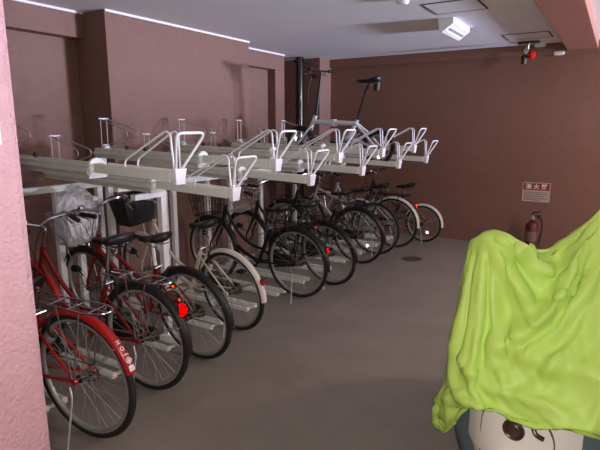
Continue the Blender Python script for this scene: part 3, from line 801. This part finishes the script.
# handlebar with headlamp cowl and mirrors
m = MB(); m.lathe([(0, -.06), (.035, -.057), (.052, -.04), (.058, .0), (.05, .04), (0, .055)], (0, .37, .90), 'y', 20); cw = m.build('headlamp_cowl', M['ivory'], ts)
MB().lathe([(0, -.012), (.03, -.008), (.04, .004), (0, .006)], (0, .312, .90), 'y', 20).build('headlamp_glass', M['alu'], cw)
m = MB(); m.tube(fillet([(-.245, .30, 1.07), (-.08, .34, .96), (.08, .34, .96), (.24, .33, 1.05)], .05), .012, 10); hb_ = m.build('handlebar', M['chrome'], ts)
for a, b in (((-.165, .32, 1.016), (-.245, .30, 1.07)), ((.15, .333, 1.01), (.24, .33, 1.05))): MB().tube([a, b], .018, 10).build('grip', M['blackp'], hb_)
m = MB(); m.tube([(.16, .33, 1.02), (.17, .38, 1.11)], .007, 8); m.lathe([(0, -.012), (.03, -.01), (.045, 0), (.04, .008), (0, .01)], (.172, .39, 1.14), 'y', 20); m.build('mirror', M['blackp'], hb_)
MB().tube(fillet([(-.14, .55, .30), (-.20, .56, .1), (-.26, .60, .01)], .03), .011, 8).build('side_stand', M['dkhub'], ts)

# ---- the cover: a gathered sheet, draped by a short cloth simulation over rough stand-ins of the scooter, then creased
LOOP = [((-.445, 1.99, 1.17), (-.475, 1.86, .385)), ((-.345, 1.97, 1.205), (-.345, 1.735, .605)), ((-.21, 1.98, 1.15), (-.18, 1.71, .62)),
        ((-.10, 2.02, 1.23), (-.045, 1.72, .625)), ((.00, 2.10, 1.335), (.09, 1.76, .595)), ((.16, 2.12, 1.38), (.25, 1.82, .50)), ((.30, 2.14, 1.25), (.42, 2.0, .45)),
        ((.30, 2.5, .98), (.48, 2.5, .42)), ((.32, 3.0, .95), (.50, 3.1, .40)), ((.22, 3.3, .95), (.36, 3.5, .40)), ((.02, 3.3, .92), (-.02, 3.5, .40)),
        ((-.12, 3.0, .90), (-.30, 3.05, .40)), ((-.22, 2.5, .92), (-.50, 2.5, .40)), ((-.43, 2.13, 1.13), (-.57, 2.05, .385))]
HELD = [((-.40, 1.99, 1.19), .085), ((.04, 2.11, 1.355), .09), ((.20, 2.13, 1.35), .1), ((.1, 3.2, .9), .25)]
CREASES = [
([(-0.377,1.953,1.191), (-0.355,1.94,1.163), (-0.335,1.933,1.134), (-0.316,1.926,1.106), (-0.286,1.919,1.066), (-0.257,1.914,1.026), (-0.229,1.912,0.987), (-0.207,1.904,0.95), (-0.186,1.897,0.914), (-0.164,1.886,0.88)],0.053,0.05),
([(-0.359,1.953,1.19), (-0.316,1.952,1.17), (-0.276,1.967,1.146), (-0.238,1.992,1.121), (-0.196,1.986,1.093), (-0.157,1.995,1.063), (-0.117,1.987,1.038)],0.06,0.05),
([(-0.389,1.95,1.175), (-0.381,1.917,1.106), (-0.376,1.897,1.034), (-0.37,1.875,0.964), (-0.371,1.849,0.904), (-0.371,1.819,0.848), (-0.371,1.79,0.791)],0.027,0.047),
([(-0.439,1.953,1.129), (-0.438,1.927,1.056), (-0.438,1.908,0.981), (-0.439,1.89,0.906), (-0.445,1.877,0.853), (-0.451,1.864,0.799), (-0.457,1.848,0.747)],0.018,0.034),
([(-0.042,2.048,1.212), (-0.053,2.038,1.176), (-0.064,2.03,1.14), (-0.074,2.02,1.104), (-0.088,2.004,1.061), (-0.102,1.984,1.019), (-0.116,1.958,0.979), (-0.144,1.941,0.946), (-0.17,1.904,0.92), (-0.197,1.882,0.889), (-0.231,1.841,0.866), (-0.27,1.837,0.828), (-0.306,1.81,0.799)],0.088,0.067),
([(0.009,2.01,1.133), (-0.006,1.99,1.094), (-0.022,1.974,1.055), (-0.038,1.957,1.016), (-0.06,1.947,0.973), (-0.082,1.93,0.932), (-0.103,1.898,0.897), (-0.152,1.844,0.851), (-0.2,1.801,0.802), (-0.252,1.776,0.744)],0.062,0.057),
([(-0.001,1.943,1.012), (-0.016,1.93,0.965), (-0.03,1.9,0.924), (-0.045,1.869,0.884), (-0.086,1.813,0.833), (-0.128,1.78,0.773), (-0.171,1.743,0.715)],0.05,0.044),
([(-0.259,1.96,1.106), (-0.228,1.963,1.066), (-0.197,1.965,1.028), (-0.166,1.956,0.993), (-0.153,1.959,0.982), (-0.181,2.534,0.787), (-0.127,1.954,0.963)],0.037,0.037),
([(-0.191,2.061,1.154), (-0.163,2.026,1.145), (-0.138,2.024,1.128), (-0.113,2.016,1.114), (-0.104,2.006,1.089), (-0.095,2.0,1.063), (-0.085,1.992,1.038)],-0.019,0.04),
([(-0.28,1.894,0.975), (-0.267,1.883,0.943), (-0.254,1.865,0.913), (-0.242,1.851,0.883), (-0.256,1.845,0.863), (-0.27,1.835,0.844), (-0.283,1.822,0.827)],-0.014,0.04),
([(-0.462,1.861,0.769), (-0.435,1.841,0.747), (-0.401,1.791,0.74), (-0.375,1.767,0.721), (-0.348,1.773,0.711), (-0.318,1.764,0.708), (-0.288,1.755,0.705)],0.025,0.034),
([(-0.359,1.742,0.675), (-0.321,1.75,0.677), (-0.281,1.745,0.686), (-0.242,1.74,0.695), (-0.198,1.735,0.698), (-0.156,1.73,0.7), (-0.115,1.723,0.705), (-0.087,1.713,0.699), (-0.06,1.703,0.694), (-0.033,1.707,0.682)],0.022,0.03),
([(-0.548,2.057,0.438), (-0.456,1.818,0.572), (-0.408,1.734,0.618), (-0.379,1.722,0.624), (-0.358,1.724,0.616), (-0.334,1.707,0.619), (-0.312,1.704,0.615)],0.018,0.027),
([(-0.004,1.738,0.739), (-0.016,1.731,0.726), (-0.029,1.722,0.715), (-0.041,1.714,0.704), (-0.012,1.714,0.695), (0.016,1.707,0.691), (0.045,1.721,0.676)],-0.013,0.047),
([(-0.328,1.936,1.147), (-0.279,1.94,1.103), (-0.231,1.952,1.056), (-0.184,1.962,1.011), (-0.168,1.955,0.99), (-0.153,1.954,0.968), (-0.138,1.945,0.948)],-0.015,0.04),
([(-0.351,1.823,0.81), (-0.325,1.809,0.803), (-0.301,1.811,0.788), (-0.275,1.798,0.781), (-0.244,1.81,0.777), (-0.209,1.797,0.783), (-0.177,1.796,0.785)],-0.013,0.04),
([(-0.094,1.903,0.897), (-0.077,1.868,0.877), (-0.061,1.842,0.854), (-0.045,1.806,0.837), (-0.02,1.79,0.836), (0.004,1.779,0.833), (0.028,1.77,0.83)],0.025,0.047),
]
def closed_spline(pts, K):
    pts = [Vector(p) for p in pts]; n = len(pts); out = []
    for i in range(n):
        a, b, c_, d_ = pts[i - 1], pts[i], pts[(i + 1) % n], pts[(i + 2) % n]
        for k in range(K):
            q = k / K; out.append(.5 * ((2 * b) + (c_ - a) * q + (2 * a - 5 * b + 4 * c_ - d_) * q * q + (3 * b - a - 3 * c_ + d_) * q ** 3))
    return out
def drape():
    K, CAP, SK = 14, 8, 64
    top_, hem_ = closed_spline([p[0] for p in LOOP], K), closed_spline([p[1] for p in LOOP], K); n = len(top_)
    vs, pin = [], []
    for r in range(CAP):
        e = r / CAP
        for q in top_:
            y = min(max(q.y, 2.12), 3.2); s = (y - 2.12) / 1.08
            sp = Vector((-.05 + .18 * s, y, 1.14 - .20 * min(1, s * 2.2) + .04 * s)); p = sp.lerp(q, e); p.z = sp.z + (q.z - sp.z) * e * e
            vs.append(p); pin.append(0.)
    for r in range(SK + 1):
        s = r / SK
        for k in range(n):
            a, b = top_[k], hem_[k]; o2 = Vector((a.x - .02, a.y - 2.5, 0)).normalized()
            p = a.lerp(b, s) + o2 * math.sin(PI * s) * .055
            vs.append(p + o2 * .012 * noise.noise(Vector((k * .25, r * .3, 2)))); pin.append(1. if r >= SK - 1 else 0.)
    for c_, rad in HELD:
        for i, p in enumerate(vs):
            if (p - Vector(c_)).length < rad: pin[i] = 1.
    b = bmesh.new(); lay = b.verts.layers.float.new('hold'); bv = []
    for p, w_ in zip(vs, pin):
        q = b.verts.new(p); q[lay] = w_; bv.append(q)
    for r in range(CAP + SK):
        for k in range(n): b.faces.new((bv[r * n + k], bv[r * n + (k + 1) % n], bv[(r + 1) * n + (k + 1) % n], bv[(r + 1) * n + k]))
    bmesh.ops.remove_doubles(b, verts=b.verts[:], dist=.004); bmesh.ops.dissolve_degenerate(b, edges=b.edges[:], dist=.001)
    bmesh.ops.recalc_face_normals(b, faces=b.faces[:])
    pin = [v[lay] for v in b.verts]
    me = bpy.data.meshes.new('scooter_cover'); b.to_mesh(me); b.free()
    start = [v.co.copy() for v in me.vertices]
    co = bpy.data.objects.new('scooter_cover', me); C.objects.link(co)
    vg = co.vertex_groups.new(name='hold')
    for i, w_ in enumerate(pin):
        if w_: vg.add([i], w_, 'REPLACE')
    # what carries the cloth
    b = bmesh.new(); Wt = Matrix.Translation(ts.location) @ Matrix.Rotation(R(-12), 4, 'Z')
    def ball(c_, r): bmesh.ops.create_icosphere(b, subdivisions=3, radius=r, matrix=Matrix.Translation(Vector(c_)))
    def block(c_, s, rz=0): bmesh.ops.create_cube(b, size=1, matrix=Matrix.Translation(Vector(c_)) @ Matrix.Rotation(rz, 4, 'Z') @ Matrix.Diagonal((*s, 1)))
    ball((-.36, 2.03, 1.12), .045); ball((.05, 2.2, 1.18), .1)
    block(Wt @ Vector((0, .085, .48)), (.34, .15, .4), R(-12)); ball(Wt @ Vector((0, .20, .74)), .12); block((-.08, 2.1, .5), (.74, .35, .36), -.2); block(Wt @ Vector((0, .14, .55)), (.52, .12, .5), R(-12))
    block((.1, 2.75, .62), (.36, 1.05, .42), -.2)
    pm = bpy.data.meshes.new('carrier'); b.to_mesh(pm); b.free(); po = bpy.data.objects.new('carrier', pm); C.objects.link(po)
    po.modifiers.new('hit', 'COLLISION'); po.collision.thickness_outer = .01
    m = co.modifiers.new('cloth', 'CLOTH'); s = m.settings
    s.quality = 7; s.mass = .15; s.tension_stiffness = 15; s.compression_stiffness = 15; s.shear_stiffness = 5; s.bending_stiffness = .01; s.air_damping = 2
    s.vertex_group_mass = 'hold'; s.pin_stiffness = 1; s.shrink_min = -.10; s.shrink_max = -.10
    m.collision_settings.distance_min = .006; m.collision_settings.collision_quality = 3; m.collision_settings.use_self_collision = False
    m.point_cache.frame_end = 34; sc = bpy.context.scene
    for f in range(1, 35): sc.frame_set(f)
    ev = co.evaluated_get(bpy.context.evaluated_depsgraph_get()); em = ev.to_mesh(); pos = [v.co.copy() for v in em.vertices]; ev.to_mesh_clear()
    co.modifiers.remove(m); bpy.data.objects.remove(po); bpy.data.meshes.remove(pm); sc.frame_set(1)
    if len(pos) != len(start) or max((p - q).length for p, q in zip(pos, start)) > .6: pos = start
    for v, p in zip(me.vertices, pos): v.co = p
    me.update()
    # DUMP
    # creases pulled by the handlebar ends, then fine crumpling
    nr = [v.normal.copy() for v in me.vertices]; cen = Vector((.02, 2.5, .7))
    if sum(nn.dot(p - cen) for nn, p in zip(nr, pos)) < 0: nr = [-nn for nn in nr]
    rnd = random.Random(3); waves = []
    for k in range(26):
        kv = Vector([rnd.gauss(0, 1) for _ in range(3)]).normalized()
        waves.append((kv, rnd.uniform(7, 30), rnd.uniform(0, 6), Vector([rnd.gauss(0, 4) for _ in range(3)]), rnd.uniform(0, 6)))
    for v, p, nn in zip(me.vertices, pos, nr):
        lift_by = 0.
        if p.y < 2.45:
            for pl, h, w_ in CREASES:
                best, par, N = 9., 0., len(pl) - 1
                for i in range(N):
                    a, ab = Vector(pl[i]), Vector(pl[i + 1]) - Vector(pl[i]); s = min(1, max(0, (p - a).dot(ab) / ab.length_squared))
                    dd = (p - a - ab * s).length
                    if dd < best: best, par = dd, (i + s) / N
                if best < w_:
                    q = 1 - best / w_; bump_ = 1.0 * h * q * math.sin(PI * min(1, max(0, .12 + .82 * par))) ** .6; lift_by = max(lift_by, bump_) if h > 0 else lift_by + bump_
        cr = sum((1 - abs(math.sin(p.dot(kv) * fr_q + ph_q)) * 1.6) * (.5 + .5 * math.sin(p.dot(mv) + mp)) / fr_q for kv, fr_q, ph_q, mv, mp in waves)
        v.co = p + nn * (lift_by + .022 * cr)
    for f in me.polygons: f.use_smooth = True
    me.update(); return co
cv = drape()
cv.data.materials.append(M['lime'])
sm = cv.modifiers.new('relax', 'SMOOTH'); sm.factor = .5; sm.iterations = 2
so = cv.modifiers.new('cloth_thickness', 'SOLIDIFY'); so.thickness = .0015
tag(cv, 'lime green waterproof cover draped in folds over the scooter at the right', 'cover')


# ---------------------------------------------------------------- light and camera
def area(name, loc, target, sx, sy, power, col, shape='RECTANGLE'):
    l = bpy.data.lights.new(name, 'AREA'); l.shape = shape; l.size = sx; l.size_y = sy; l.energy = power; l.color = col
    o = bpy.data.objects.new(name, l); C.objects.link(o); o.location = loc
    o.rotation_euler = (Vector(target) - Vector(loc)).to_track_quat('-Z', 'Y').to_euler(); return o
# daylight through the garage opening far off to the right
area('entrance_daylight', (8.0, 6.7, 1.08), (-4, 5.4, 1.75), .9, .65, 1480, (.78, .86, 1.16))
# a warm lamp under the ceiling to the right of the picture
l = bpy.data.lights.new('warm_lamp', 'POINT'); l.energy = 175; l.color = (1, .78, .55); l.shadow_soft_size = .12
o = bpy.data.objects.new('warm_lamp', l); C.objects.link(o); o.location = (2.4, 4.6, 2.38)
# the phone's own flash, around the lens
cam_loc = Vector((0, 0, 1.6)); p_, y_ = R(11.15), R(31.7)
fwd = Vector((-math.sin(y_) * math.cos(p_), math.cos(y_) * math.cos(p_), -math.sin(p_)))
area('camera_flash', cam_loc - fwd * .05, cam_loc + fwd, .10, .10, 30, (1, .90, .78), 'DISK')

w = bpy.data.worlds.new('world'); bpy.context.scene.world = w; w.use_nodes = True
w.node_tree.nodes['Background'].inputs[0].default_value = (.75, .8, 1, 1); w.node_tree.nodes['Background'].inputs[1].default_value = .015

cd = bpy.data.cameras.new('camera'); cd.sensor_width = 36; cd.lens = 507 / 600 * 36; cd.clip_start = .02
co = bpy.data.objects.new('camera', cd); C.objects.link(co); co.location = cam_loc; co.rotation_euler = (PI / 2 - p_, 0, y_)
S = bpy.context.scene; S.camera = co
S.view_settings.view_transform = 'Standard'; S.view_settings.look = 'None'; S.view_settings.exposure = 0; S.view_settings.gamma = 1
S.view_settings.use_curve_mapping = False
